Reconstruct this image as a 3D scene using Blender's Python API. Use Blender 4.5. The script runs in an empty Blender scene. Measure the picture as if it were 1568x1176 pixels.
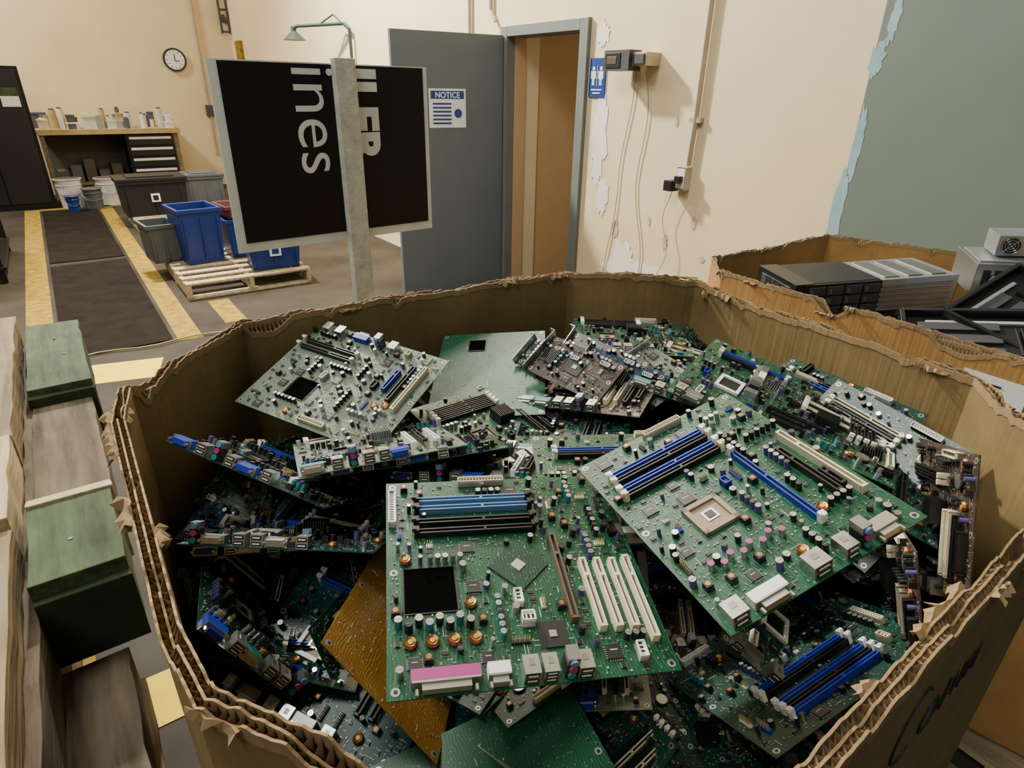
import bpy, math, random
from mathutils import Matrix, Vector, noise
random.seed(7)
sc=bpy.context.scene
# ---------------------------------------------------------------- camera
f=940.;th=math.radians(25.6);ro=math.radians(1.1);H=1.65
Rv=Vector((1,0,0));U=Vector((0,math.sin(th),math.cos(th)));F=Vector((0,math.cos(th),-math.sin(th)))
CX=math.cos(ro)*Rv+math.sin(ro)*U;CY=-math.sin(ro)*Rv+math.cos(ro)*U
cd=bpy.data.cameras.new('camera');cam=bpy.data.objects.new('camera',cd);sc.collection.objects.link(cam)
M=Matrix((CX,CY,-F)).transposed().to_4x4();M.translation=(0,0,H);cam.matrix_world=M
cd.sensor_width=36;cd.lens=36*f/1568;cd.clip_start=.02;cd.clip_end=200
sc.camera=cam
ROOM=Matrix.Rotation(math.radians(36),4,'Z')   # local x = n (toward door wall), local y = e (along wall)
def RW(e,n,z):return ROOM@Vector((n,e,z))
# ---------------------------------------------------------------- materials
MATS={}
def nodes(name):
    m=bpy.data.materials.new(name);m.use_nodes=True;nt=m.node_tree
    b=nt.nodes['Principled BSDF'];return m,nt,b
def mat(name,col,rough=.5,metal=0,var=.12,scale=8,bump=0,bscale=60,spec=.5,st=None,rot=0):
    m,nt,b=nodes(name)
    b.inputs['Roughness'].default_value=rough;b.inputs['Metallic'].default_value=metal
    b.inputs['Specular IOR Level'].default_value=spec
    tc=nt.nodes.new('ShaderNodeTexCoord');src=tc.outputs['Object']
    if st:
        mp0=nt.nodes.new('ShaderNodeMapping');mp0.inputs['Rotation'].default_value=(0,0,rot);mp=nt.nodes.new('ShaderNodeMapping');mp.inputs['Scale'].default_value=st
        nt.links.new(src,mp0.inputs['Vector']);nt.links.new(mp0.outputs[0],mp.inputs['Vector']);src=mp.outputs[0]
    n=nt.nodes.new('ShaderNodeTexNoise');n.inputs['Scale'].default_value=scale;n.inputs['Detail'].default_value=6;n.inputs['Roughness'].default_value=.6
    nt.links.new(src,n.inputs['Vector'])
    r=nt.nodes.new('ShaderNodeValToRGB');r.color_ramp.elements[0].position=.3;r.color_ramp.elements[1].position=.7
    r.color_ramp.elements[0].color=[max(0,c*(1-var)) for c in col]+[1]
    r.color_ramp.elements[1].color=[min(1,c*(1+var)) for c in col]+[1]
    nt.links.new(n.outputs['Fac'],r.inputs[0]);nt.links.new(r.outputs[0],b.inputs['Base Color'])
    if bump:
        n2=nt.nodes.new('ShaderNodeTexNoise');n2.inputs['Scale'].default_value=bscale;n2.inputs['Detail'].default_value=4
        nt.links.new(src,n2.inputs['Vector'])
        bp=nt.nodes.new('ShaderNodeBump');bp.inputs['Strength'].default_value=bump;bp.inputs['Distance'].default_value=.01
        nt.links.new(n2.outputs['Fac'],bp.inputs['Height']);nt.links.new(bp.outputs[0],b.inputs['Normal'])
    MATS[name]=m;return m
def pcb(name,col,line,via=(.6,.62,.5),rough=.33):
    m,nt,b=nodes(name);L=nt.links.new
    b.inputs['Roughness'].default_value=rough;b.inputs['Specular IOR Level'].default_value=.45
    tc=nt.nodes.new('ShaderNodeTexCoord')
    w=nt.nodes.new('ShaderNodeTexWave');w.inputs['Scale'].default_value=85;w.inputs['Distortion'].default_value=14;w.inputs['Detail'].default_value=2;w.inputs['Detail Scale'].default_value=.35
    L(tc.outputs['Object'],w.inputs['Vector'])
    r=nt.nodes.new('ShaderNodeValToRGB');r.color_ramp.elements[0].position=.6;r.color_ramp.elements[1].position=.8
    L(w.outputs['Fac'],r.inputs[0])
    n=nt.nodes.new('ShaderNodeTexNoise');n.inputs['Scale'].default_value=30;L(tc.outputs['Object'],n.inputs['Vector'])
    mm=nt.nodes.new('ShaderNodeMath');mm.operation='MULTIPLY';L(r.outputs[0],mm.inputs[0]);L(n.outputs['Fac'],mm.inputs[1])
    mx=nt.nodes.new('ShaderNodeMix');mx.data_type='RGBA';mx.inputs[6].default_value=(*col,1);mx.inputs[7].default_value=(*line,1)
    L(mm.outputs[0],mx.inputs[0])
    v=nt.nodes.new('ShaderNodeTexVoronoi');v.inputs['Scale'].default_value=190;L(tc.outputs['Object'],v.inputs['Vector'])
    r2=nt.nodes.new('ShaderNodeValToRGB');r2.color_ramp.elements[0].position=.14;r2.color_ramp.elements[0].color=(1,1,1,1);r2.color_ramp.elements[1].position=.2;r2.color_ramp.elements[1].color=(0,0,0,1)
    L(v.outputs['Distance'],r2.inputs[0])
    m2=nt.nodes.new('ShaderNodeMath');m2.operation='MULTIPLY';m2.inputs[1].default_value=.35;L(r2.outputs[0],m2.inputs[0])
    mx2=nt.nodes.new('ShaderNodeMix');mx2.data_type='RGBA';L(m2.outputs[0],mx2.inputs[0]);L(mx.outputs[2],mx2.inputs[6]);mx2.inputs[7].default_value=(*via,1)
    L(mx2.outputs[2],b.inputs['Base Color'])
    n3=nt.nodes.new('ShaderNodeTexNoise');n3.inputs['Scale'].default_value=14;L(tc.outputs['Object'],n3.inputs['Vector'])
    bp=nt.nodes.new('ShaderNodeBump');bp.inputs['Strength'].default_value=.25;bp.inputs['Distance'].default_value=.004;L(n3.outputs['Fac'],bp.inputs['Height']);L(bp.outputs[0],b.inputs['Normal'])
    MATS[name]=m
pcb('pcb_green',(.005,.055,.027),(.022,.125,.062),(.3,.4,.28))
pcb('pcb_dark',(.004,.028,.019),(.016,.08,.052),(.3,.4,.28))
pcb('pcb_teal',(.004,.036,.040),(.018,.10,.10),(.3,.4,.3))
pcb('pcb_pale_sheen',(.11,.15,.115),(.30,.35,.28),(.7,.72,.66),.28)  # pale tone paints the glossy sheen into the board colour
pcb('pcb_gold',(.17,.085,.012),(.36,.2,.04))
pcb('pcb_brown',(.045,.029,.022),(.11,.08,.055))
pcb('pcb_blue',(.006,.025,.07),(.025,.085,.17))
mat('black_plastic',(.010,.010,.011),.4);mat('chip',(.016,.016,.018),.35);mat('blue_plastic',(.009,.03,.38),.35);mat('void_black',(.003,.003,.003),1,spec=0)
mat('lightblue_plastic',(.11,.23,.44),.4);mat('ivory',(.70,.64,.46),.45);mat('white_plastic',(.8,.8,.76),.4)
mat('metal',(.58,.58,.56),.28,.9);mat('metal_dull',(.30,.30,.29),.4,.9);mat('pink',(.34,.035,.20),.4);mat('copper',(.40,.17,.07),.35,.8)
mat('yellow_plastic',(.55,.38,.05),.4);mat('tan_smd',(.28,.21,.13),.5);mat('solder',(.38,.40,.38),.35,.6);mat('silk',(.38,.45,.36),.6)
mat('brown_plastic',(.11,.07,.045),.4);mat('teal_plastic',(.02,.20,.23),.4);mat('red_plastic',(.5,.03,.02),.4);mat('purple',(.08,.06,.22),.4)
# ---------------------------------------------------------------- mesh builder
class MB:
    def __init__(s,T=None):s.v=[];s.f=[];s.m=[];s.mats=[];s.T=T or Matrix.Identity(4)
    def mi(s,n):
        if n not in s.mats:s.mats.append(n)
        return s.mats.index(n)
    def add(s,vs,fs,m,T=None):
        o=len(s.v);A=s.T@T if T is not None else s.T
        s.v+=[tuple(A@Vector(p)) for p in vs];k=s.mi(m)
        for q in fs:s.f.append([i+o for i in q]);s.m.append(k)
    def box(s,c,d,m,rz=0,T=None,taper=1):
        x,y,z=d[0]/2,d[1]/2,d[2]/2;t=taper
        vs=[(-x,-y,-z),(x,-y,-z),(x,y,-z),(-x,y,-z),(-x*t,-y*t,z),(x*t,-y*t,z),(x*t,y*t,z),(-x*t,y*t,z)]
        A=Matrix.Translation(c)@Matrix.Rotation(rz,4,'Z')
        if T is not None:A=T@A
        s.add(vs,[(3,2,1,0),(4,5,6,7),(0,1,5,4),(1,2,6,5),(2,3,7,6),(3,0,4,7)],m,A)
    def ab(s,x0,x1,y0,y1,z0,z1,m,T=None,taper=1):s.box(((x0+x1)/2,(y0+y1)/2,(z0+z1)/2),(x1-x0,y1-y0,z1-z0),m,0,T,taper)
    def cyl(s,c,r,h,m,n=10,m2=None,T=None,r2=None):
        r2=r if r2 is None else r2
        vs=[(r*math.cos(2*math.pi*i/n),r*math.sin(2*math.pi*i/n),0) for i in range(n)]+[(r2*math.cos(2*math.pi*i/n),r2*math.sin(2*math.pi*i/n),h) for i in range(n)]
        A=Matrix.Translation(c)
        if T is not None:A=A@T
        s.add(vs,[(i,(i+1)%n,(i+1)%n+n,i+n) for i in range(n)]+[tuple(range(n-1,-1,-1))],m,A)
        s.add([vs[i+n] for i in range(n)],[tuple(range(n))],m2 or m,A)
    def tube(s,pts,r,m,n=8):
        pts=[Vector(p) for p in pts];rings=[]
        for i,p in enumerate(pts):
            d=(pts[min(i+1,len(pts)-1)]-pts[max(i-1,0)]).normalized()
            a=d.orthogonal().normalized() if i==0 else (pa-d*pa.dot(d)).normalized()
            pa=a;b=d.cross(a);rings.append([p+r*(math.cos(2*math.pi*k/n)*a+math.sin(2*math.pi*k/n)*b) for k in range(n)])
        vs=[q for R in rings for q in R];fs=[]
        for i in range(len(pts)-1):
            for k in range(n):fs.append((i*n+k,i*n+(k+1)%n,(i+1)*n+(k+1)%n,(i+1)*n+k))
        fs.append(tuple(range(n-1,-1,-1)));fs.append(tuple((len(pts)-1)*n+k for k in range(n)))
        s.add(vs,fs,m)
    def mesh(s,name,rep=None):
        me=bpy.data.meshes.new(name);me.from_pydata(s.v,[],s.f)
        for n in s.mats:me.materials.append(MATS[(rep or {}).get(n,n)])
        me.polygons.foreach_set('material_index',s.m);me.update();return me
    def obj(s,name,parent=None,bevel=0,rep=None):
        o=bpy.data.objects.new(name,s.mesh(name,rep));sc.collection.objects.link(o)
        if parent:o.parent=parent
        if bevel:
            b=o.modifiers.new('b','BEVEL');b.width=bevel;b.segments=2;b.limit_method='ANGLE'
        return o
def empty(name,loc=(0,0,0)):
    e=bpy.data.objects.new(name,None);e.empty_display_size=.1;sc.collection.objects.link(e);e.location=loc;return e
def setm(o,T,parent):
    if parent:o.parent=parent;T=Matrix.Translation(-Vector(parent.location))@T
    o.matrix_local=T
def text(name,body,size,mt,T,parent=None,off=0,align='LEFT',extr=.0004):
    cu=bpy.data.curves.new(name,'FONT');cu.body=body;cu.size=size;cu.extrude=extr;cu.offset=off;cu.align_x=align
    cu.materials.append(MATS[mt]);o=bpy.data.objects.new(name,cu);sc.collection.objects.link(o)
    setm(o,T,parent);return o
# ---------------------------------------------------------------- circuit boards
def make_board(name,w,d,pc,items=(),dens=1.,seed=0,free=True,hmul=1.):
    R=random.Random(seed);b=MB();t=.0016;occ=[]
    b.box((0,0,-t/2),(w,d,t),'pcb')
    def ok(x,y,a,c):
        if abs(x)+a/2>w/2-.002 or abs(y)+c/2>d/2-.002:return False
        for (X,Y,A,C) in occ:
            if abs(x-X)<(a+A)/2 and abs(y-Y)<(c+C)/2:return False
        return True
    def put(k,x,y,o={}):
        a=o.get('a',0);col=o.get('c','blue_plastic');T=Matrix.Translation((x,y,0))@Matrix.Rotation(a,4,'Z')
        hor=abs(math.cos(a))>.7
        def oc(A,C):occ.append((x,y,A if hor else C,C if hor else A))
        if k=='dimm':
            L=o.get('L',.137);oc(L+.012,.009)
            b.box((0,.0027,.0045),(L,.0018,.009),col,0,T);b.box((0,-.0027,.0045),(L,.0018,.009),col,0,T)
            b.box((0,0,.0025),(L,.004,.005),'black_plastic',0,T);b.box((L*.08,0,.0045),(.003,.006,.009),col,0,T)
            for s in(-1,1):
                b.box((s*(L/2+.003),0,.007),(.006,.0075,.014),o.get('e','white_plastic'),0,T)
                b.box((s*(L/2+.006),0,.0125),(.005,.005,.005),o.get('e','white_plastic'),0,T)
        elif k=='pci':
            L=o.get('L',.085);oc(L,.009)
            b.box((0,.003,.0055),(L,.002,.011),col,0,T);b.box((0,-.003,.0055),(L,.002,.011),col,0,T)
            b.box((0,0,.003),(L,.004,.006),'brown_plastic' if col=='ivory' else 'black_plastic',0,T)
            for s in(-1,1):b.box((s*L/2,0,.0055),(.003,.008,.011),col,0,T)
            b.box((L*.25,0,.0052),(.004,.006,.0105),col,0,T)
        elif k=='sock':
            s=o.get('s',.05);oc(s+.004,s+.004)
            for q in range(4):
                b.box((0,s/2-.003,.0025),(s,.006,.005),col,0,T@Matrix.Rotation(q*math.pi/2,4,'Z'))
            b.box((0,0,.0008),(s-.01,s-.01,.0016),o.get('i','black_plastic'),0,T)
            if o.get('i')=='tan_smd':
                b.box((0,0,.0021),(s*.34,s*.34,.001),'metal',0,T);b.box((0,0,.0027),(s*.22,s*.22,.001),'chip',0,T)
        elif k=='hole':
            s=o.get('s',.05);oc(s,s);b.box((0,0,.0003),(s,s*1.05,.0006),'void_black',0,T)
            for q in range(4):
                A=T@Matrix.Rotation(q*math.pi/2,4,'Z');b.box((0,s*.5+.002,.001),(s,.0012,.0014),'chip',0,A)
        elif k=='bga':
            s=o.get('s',.035);oc(s*1.2,s*1.2);b.box((0,0,.001),(s,s,.002),col,0,T);b.box((0,0,.0024),(s*.26,s*.26,.001),'metal',0,T)
        elif k=='qfp':
            s=o.get('s',.016);oc(s+.004,s+.004);b.box((0,0,.0015),(s,s,.0022),'chip',0,T)
            n=6
            for q in range(4):
                A=T@Matrix.Rotation(q*math.pi/2,4,'Z')
                for i in range(n):b.box(((i-(n-1)/2)*s*.9/n,s/2+.001,.0006),(s*.35/n,.002,.0008),'solder',0,A)
            b.box((0,s*.1,.0027),(s*.5,s*.08,.0002),'silk',0,T)
        elif k=='so':
            oc(.009,.008);b.box((0,0,.0012),(.006,.004,.0018),'chip',0,T)
            for s in(-1,1):
                for i in range(4):b.box((-.0022+i*.0015,s*.0028,.0005),(.0006,.0018,.0007),'solder',0,T)
        elif k=='cap':
            r=o.get('r',.0034);h=o.get('h',.011)*hmul;oc(2*r+.001,2*r+.001)
            b.cyl((x,y,0),r,h,col,10,o.get('t',R.choice(['metal','metal_dull','chip'])))
            b.box((0,0,h+.0001),(r*1.5,.0004,.0002),'metal_dull',0,T);
        elif k=='smd':
            oc(.0034,.0026);b.box((0,0,.0005),(.0011,.0013,.001),col,0,T);b.box((.0009,0,.0005),(.0007,.0013,.001),'solder',0,T);b.box((-.0009,0,.0005),(.0007,.0013,.001),'solder',0,T)
        elif k=='coil':
            oc(.011,.011);b.box((0,0,.004),(.009,.009,.008),col if col!='blue_plastic' else 'chip',0,T,.9);b.cyl((x,y,.008),.003,.0004,'copper',8)
        elif k=='tor':
            oc(.014,.014)
            n=10;m=5;vs=[];fs=[]
            for i in range(n):
                for j in range(m):
                    A=2*math.pi*i/n;B=2*math.pi*j/m;rr=.005+.0024*math.cos(B);vs.append((rr*math.cos(A),rr*math.sin(A),.003+.0035*math.sin(B)))
                    fs.append((i*m+j,((i+1)%n)*m+j,((i+1)%n)*m+(j+1)%m,i*m+(j+1)%m))
            b.add(vs,fs,'copper',T);b.cyl((x,y,0),.0028,.006,'yellow_plastic',8)
        elif k=='hdr':
            nx=o.get('n',8);oc(nx*.0025+.002,.007);b.box((0,0,.0014),(nx*.0025,.005,.0028),col,0,T)
            for i in range(nx):
                for s in(-1,1):b.box(((i-(nx-1)/2)*.0025,s*.00125,.005),(.0007,.0007,.008),'yellow_plastic' if i%2 else 'solder',0,T)
        elif k=='con':
            L=o.get('L',.05);W=o.get('W',.009);h=o.get('h',.010);oc(L,W)
            b.box((0,0,h*.35),(L,W,h*.7),col,0,T)
            for s in(-1,1):b.box((0,s*(W/2-.0006),h*.5),(L,.0012,h),col,0,T);b.box((s*(L/2-.0006),0,h*.5),(.0012,W,h),col,0,T)
            n=max(3,int(L/.004))
            for i in range(n):
                b.box(((i-(n-1)/2)*L/n,0,h*.71),(L/n*.5,W*.45,.0006),'chip',0,T)
        elif k=='io':
            ww=o.get('w',.016);h=o.get('h',.016);dd=o.get('d',.02);oc(ww,dd)
            b.box((0,0,h/2),(ww,dd,h),'metal',0,T)
            n=o.get('p',2)
            for i in range(n):
                z=h*(i+.5)/n;b.box((0,-dd/2-.0001,z),(ww*.8,.001,h*.66/n),'chip',0,T);b.box((0,-dd/2-.0006,z),(ww*.6,.001,h*.2/n),'white_plastic',0,T)
            b.box((0,dd*.1,h+.0002),(ww*.35,dd*.35,.0004),'metal_dull',0,T)
        elif k=='dsub':
            ww=o.get('w',.032);oc(ww,.018);b.box((0,.003,.006),(ww,.012,.012),col,0,T);b.box((0,-.004,.006),(ww*.98,.002,.0125),'metal',0,T);b.box((0,-.008,.006),(ww*.7,.007,.008),'metal' if col!='blue_plastic' else col,0,T)
            for s in(-1,1):b.cyl((x+s*ww*.42*math.cos(a),y+s*ww*.42*math.sin(a)-.0085*math.cos(a),.006),.0022,.006,'metal',6,T=Matrix.Rotation(math.pi/2,4,'X'))
        elif k=='jack':
            oc(.014,.016)
            for i,cc in enumerate(o.get('cs',('teal_plastic','pink','lightblue_plastic'))):
                b.box((0,0,.005+.0095*i),(.012,.016,.0092),'black_plastic' if i<2 else 'metal_dull',0,T);b.cyl((x,y-.008,.005+.0095*i),.0042,.003,cc,10,T=Matrix.Rotation(math.pi/2,4,'X'))
        elif k=='hs':
            s=o.get('s',.035);oc(s,s);b.box((0,0,.003),(s,s,.004),col,0,T)
            n=9
            for i in range(n):b.box(((i-(n-1)/2)*s/n,0,.012),(s/n*.35,s,.016),col,0,T)
        elif k=='bat':
            oc(.022,.022);b.cyl((x,y,0),.0115,.003,'black_plastic',16);b.cyl((x,y,.003),.010,.0022,'metal',16)
        elif k=='silk':
            b.box((0,0,.00015),(o.get('L',.01),o.get('W',.0008),.0003),'silk',0,T)
        elif k=='ring':
            oc(.01,.01);b.cyl((x,y,0),.0045,.0004,'solder',12);b.cyl((x,y,.0004),.0021,.0002,'chip',10)
        elif k=='bracket':
            b.box((0,0,.006),(.0012,d*1.05,.018),'metal',0,T);b.box((-.005,d*.53,.006),(.011,.0012,.018),'metal',0,T)
    for it in items:
        o=dict(it[3]) if len(it)>3 else {}
        put(it[0],it[1]*w,it[2]*d,o)
    for cx in(-1,1):
        for cy in(-1,0,1):
            X=cx*(w/2-.008);Y=cy*(d/2-.008)
            if ok(X,Y,.009,.009):put('ring',X,Y)
    def scat(k,n,A,C,of):
        for i in range(int(n*dens)):
            for tr in range(12):
                x=R.uniform(-w/2,w/2);y=R.uniform(-d/2,d/2)
                if ok(x,y,A,C):
                    o=of();put(k,x,y,o);break
    if free:
        for q in range(int(6*dens)):
            for tr in range(20):
                x=R.uniform(-w*.42,w*.42);y=R.uniform(-d*.42,d*.42);n=R.randint(3,6);hz=R.random()<.5
                A=n*.0085 if hz else .008;C=.008 if hz else n*.0085
                if ok(x,y,A,C):
                    cc=R.choice(['black_plastic','black_plastic','black_plastic','purple','teal_plastic','metal'])
                    for i in range(n):
                        dx=(i-(n-1)/2)*.0085;put('cap',x+(dx if hz else 0),y+(0 if hz else dx),{'c':cc})
                    break
        pi2=math.pi/2
        scat('qfp',6,.021,.021,lambda:{'s':R.choice([.012,.015,.017])})
        scat('bga',1,.04,.04,lambda:{'s':.028,'c':'chip'})
        scat('tor',2,.014,.014,lambda:{});scat('coil',8,.011,.011,lambda:{})
        scat('hdr',10,.022,.022,lambda:{'a':R.choice([0,pi2]),'c':R.choice(['black_plastic','black_plastic','white_plastic','blue_plastic','ivory','black_plastic']),'n':R.choice([3,4,5,8])})
        scat('con',7,.028,.028,lambda:{'a':R.choice([0,pi2]),'c':R.choice(['white_plastic','ivory','black_plastic','black_plastic','blue_plastic']),'L':R.choice([.012,.018,.026])})
        scat('cap',34,.008,.008,lambda:{'r':R.choice([.0024,.0034,.004]),'h':R.uniform(.006,.013),'c':R.choice(['black_plastic','black_plastic','metal','purple'])})
        scat('so',36,.01,.01,lambda:{'a':R.choice([0,pi2])})
    scat('smd',260,.004,.004,lambda:{'a':R.choice([0,math.pi/2]),'c':R.choice(['tan_smd','tan_smd','chip','chip','ivory'])})
    for i in range(int(60*dens)):
        put('silk',R.uniform(-w*.46,w*.46),R.uniform(-d*.46,d*.46),{'a':R.choice([0,math.pi/2]),'L':R.uniform(.004,.014)})
    return b.mesh(name,{'pcb':pc})
rim=[(.132,1.467),(.427,1.408),(.722,.874),(.700,.64),(.15,.225),(.05,.211),(-.212,.305),(-.273,.371),(-.512,.708),(-.553,.795),(-.509,1.084)]
def inside(x,y,P,mg=0):
    n=len(P)
    for i in range(n):
        a=P[i];c=P[(i+1)%n];ex=c[0]-a[0];ey=c[1]-a[1];L=math.hypot(ex,ey)
        if ((ex)*(y-a[1])-(ey)*(x-a[0]))/L>-mg:return False   # clockwise polygon
    return True
def place(name,me,c,X,Y,parent=None,s=1,fit=True):
    X=Vector(X).normalized();Y=Vector(Y);Y=(Y-X*Y.dot(X)).normalized();Z=X.cross(Y);c=Vector(c)
    w=max(v.co.x for v in me.vertices) if '_ext' not in me else me['_ext'][0]
    if '_ext' not in me:me['_ext']=[w,max(v.co.y for v in me.vertices)]
    w,d=me['_ext'][0]*s,me['_ext'][1]*s
    if fit:
        for it in range(40):
            bad=False
            for sx in(-1,1):
                for sy in(-1,1):
                    p=c+X*w*sx+Y*d*sy
                    if not inside(p.x,p.y,rim,.012):bad=True
            if not bad:break
            v=Vector((.08,.82,c.z))-c
            if v.length<.02:break
            c+=v.normalized()*.008
    m=Matrix((X,Y,Z)).transposed().to_4x4()@Matrix.Scale(s,4);m.translation=c
    o=bpy.data.objects.new(name,me);sc.collection.objects.link(o)
    setm(o,m,parent);return o
P2=math.pi/2
bl={'c':'blue_plastic'};bk={'c':'black_plastic','e':'ivory'};lb={'c':'lightblue_plastic','e':'black_plastic'};iv={'c':'ivory','a':P2}
itA=[('dimm',-.13,.36,{**lb,'L':.135}),('dimm',-.13,.31,{**lb,'L':.135}),('dimm',-.135,.235,{'c':'black_plastic','e':'black_plastic','L':.135}),('dimm',-.135,.18,{'c':'black_plastic','e':'black_plastic','L':.135}),
 ('bga',.01,-.005,{'s':.05,'c':'pcb_dark','a':.75}),('hole',-.34,-.09,{'s':.055}),
 ('pci',.265,-.17,{**iv,'L':.088}),('pci',.325,-.175,{**iv,'L':.088}),('pci',.385,-.18,{**iv,'L':.088}),('pci',.445,-.20,{**iv,'L':.105}),('pci',.17,-.08,{'c':'brown_plastic','a':P2,'L':.115}),
 ('con',-.08,.475,{'c':'ivory','L':.06}),('con',-.475,.33,{'c':'white_plastic','L':.055,'a':P2}),
 ('dsub',-.31,-.455,{'c':'pink','w':.066}),('dsub',-.135,-.455,{'c':'white_plastic','w':.022}),('io',-.03,-.455,{'w':.016,'p':2}),('io',.035,-.455,{'w':.015,'p':3}),('jack',.105,-.455,{}),('io',.155,-.455,{'w':.016}),
 ('bga',.08,-.32,{'s':.03,'c':'chip'}),('qfp',.28,-.41),('con',.0,-.26,{'c':'white_plastic','L':.014,'W':.012,'h':.013})]
itA+=[('cap',-.46+i*.036,-.235-.02*(i%2),{'r':.0042,'h':.013,'c':'black_plastic' if i%3 else 'teal_plastic'}) for i in range(8)]
itA+=[('tor',-.42+i*.075,-.31) for i in range(4)]
itB=[('dimm',-.12,.33,{**bl,'L':.135}),('dimm',-.12,.29,{**bk,'L':.135}),('dimm',-.13,.235,{**bl,'L':.135}),('dimm',-.13,.195,{**bk,'L':.135}),
 ('dimm',.17,-.09,{**bl,'a':P2,'L':.135}),('pci',.43,-.10,{**iv,'L':.125}),('pci',.34,-.12,{'c':'black_plastic','a':P2,'L':.09}),('pci',.385,-.2,{'c':'black_plastic','a':P2,'L':.03}),
 ('sock',-.17,-.07,{'s':.046,'c':'tan_smd','i':'tan_smd'}),('dsub',-.27,-.46,{'c':'white_plastic','w':.04}),('io',-.43,-.455,{'w':.02}),('io',-.03,-.455,{'w':.022}),('io',.12,-.455,{'w':.016}),('jack',.2,-.455,{}),
 ('con',.03,.47,{'c':'ivory','L':.058}),('dsub',.31,-.46,{'c':'metal','w':.03})]
itB+=[('cap',-.36+i*.05,-.27-.02*(i%2),{'r':.0038,'h':.011,'c':'metal','t':'pink'}) for i in range(8)]
itK=[('dimm',-.05,y,{'c':c,'e':'white_plastic','L':.15}) for y,c in((-.12,'blue_plastic'),(-.17,'black_plastic'),(-.27,'blue_plastic'),(-.32,'black_plastic'),(-.37,'blue_plastic'))]+[('sock',-.1,.2,{'s':.052,'c':'black_plastic'}),('con',.4,-.1,{'c':'ivory','L':.05,'a':P2}),('con',.25,.4,{'c':'teal_plastic','L':.03}),('con',-.3,.42,{'c':'white_plastic','L':.05})]
itC=[('hole',-.2,-.2,{'s':.045}),('dimm',-.25,.25,{**bk,'a':.0,'L':.12}),('dimm',-.25,.18,{**bk,'L':.12}),('pci',.42,.1,{**iv,'L':.11}),('pci',.35,.12,{'c':'black_plastic','a':P2,'L':.09}),('pci',.28,.12,{'c':'blue_plastic','a':P2,'L':.05}),
 ('io',-.38,.43,{'a':math.pi}),('io',-.28,.43,{'a':math.pi}),('dsub',-.12,.44,{'a':math.pi,'c':'blue_plastic'}),('jack',.03,.43,{}),('io',.13,.43,{'a':math.pi}),('con',.05,-.45,{'c':'ivory','L':.055})]
itD=[('hole',-.15,.33,{'s':.035}),('con',.43,.0,{'c':'white_plastic','L':.02,'a':P2})]
def generic(seed):
    R=random.Random(seed);L=[];x=-.42
    kinds=['dsub','io','io','jack','io','dsub']
    R.shuffle(kinds)
    for k in kinds:
        L.append((k,x,-.455,{'c':R.choice(['blue_plastic','metal_dull','teal_plastic','white_plastic'])} if k=='dsub' else {}));x+=.14 if k=='dsub' else .09
    c1,c2=R.choice([('black_plastic','black_plastic'),('blue_plastic','black_plastic'),('lightblue_plastic','black_plastic'),('black_plastic','ivory'),('black_plastic','blue_plastic')])
    y=R.choice([.3,.35]);
    for i in range(R.choice([2,3,4])):L.append(('dimm',-.15,y-i*.045,{'c':c1 if i%2 else c2,'e':R.choice(['white_plastic','ivory']),'L':.12}))
    L.append(('sock',-.2,-.08,{'s':.045,'c':R.choice(['white_plastic','black_plastic','tan_smd']),'i':R.choice(['black_plastic','tan_smd'])}))
    for i in range(R.randint(2,4)):L.append(('pci',.2+i*.075,-.15+R.uniform(-.03,.03),{'c':R.choice(['ivory','black_plastic','white_plastic','ivory','black_plastic']),'a':P2,'L':R.choice([.085,.085,.05])}))
    L.append(('hs',.05,.05,{'c':R.choice(['metal_dull','black_plastic','black_plastic']),'s':.034}))
    L.append(('con',.2,.46,{'c':R.choice(['ivory','white_plastic']),'L':.05}));L.append(('bat',.3,.3));return L
meA=make_board('motherboard_mesh',.29,.29,'pcb_green',itA,1.4,1)
meB=make_board('motherboard_mesh',.244,.305,'pcb_green',itB,1.4,2)
meK=make_board('motherboard_mesh',.305,.244,'pcb_dark',itK,1.1,3)
meC=make_board('motherboard_mesh',.305,.244,'pcb_pale_sheen',itC,1.5,4)
meD=make_board('circuit_board_mesh',.225,.28,'pcb_green',itD,.35,5,False)
meO=make_board('circuit_board_mesh',.26,.20,'pcb_green',[('ring',0,-.3)],.15,6,False)
G=[make_board('motherboard_mesh',w,d,p,generic(s),1.,s) for w,d,p,s in((.27,.244,'pcb_green',11),(.244,.244,'pcb_dark',12),(.26,.244,'pcb_teal',13),(.244,.23,'pcb_pale_sheen',14),(.27,.244,'pcb_dark',15),(.244,.244,'pcb_green',16),(.244,.2,'pcb_brown',17),(.22,.2,'pcb_blue',18))]
cards=[make_board('card_mesh',w,d,p,[('bracket',-.5,0),('con',.3,.3,{'c':'white_plastic','L':.02}),('hs',0,0,{'c':'black_plastic','s':.035}) if i%2 else ('bga',0,0,{'c':'chip'})],.45,30+i,True) for i,(w,d,p) in enumerate(((.17,.1,'pcb_brown'),(.15,.07,'pcb_dark'),(.18,.11,'pcb_green'),(.16,.1,'pcb_blue'),(.13,.12,'pcb_pale_sheen')))]
meM=make_board('circuit_board_mesh',.2,.26,'pcb_gold',[('pci',.3,0,{'c':'black_plastic','a':P2,'L':.1}),('cap',-.2,.1,{'c':'black_plastic'})],.4,19,False)
place('motherboard',meA,(.0076,.546,1.158),(.98,.19,-.06),(-.18,.97,.14))
place('motherboard',meB,(.256,.600,1.231),(.88,.37,.30),(-.38,.92,-.01),fit=False)
place('motherboard',meK,(.400,.615,.945),(.87,.45,.18),(-.34,.82,-.46))
place('motherboard',meC,(-.307,1.013,1.165),(.90,-.43,-.08),(.44,.84,.32),fit=False)
place('circuit_board',meD,(-.072,1.207,1.132),(.99,-.05,.09),(.03,.97,.22))
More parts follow.
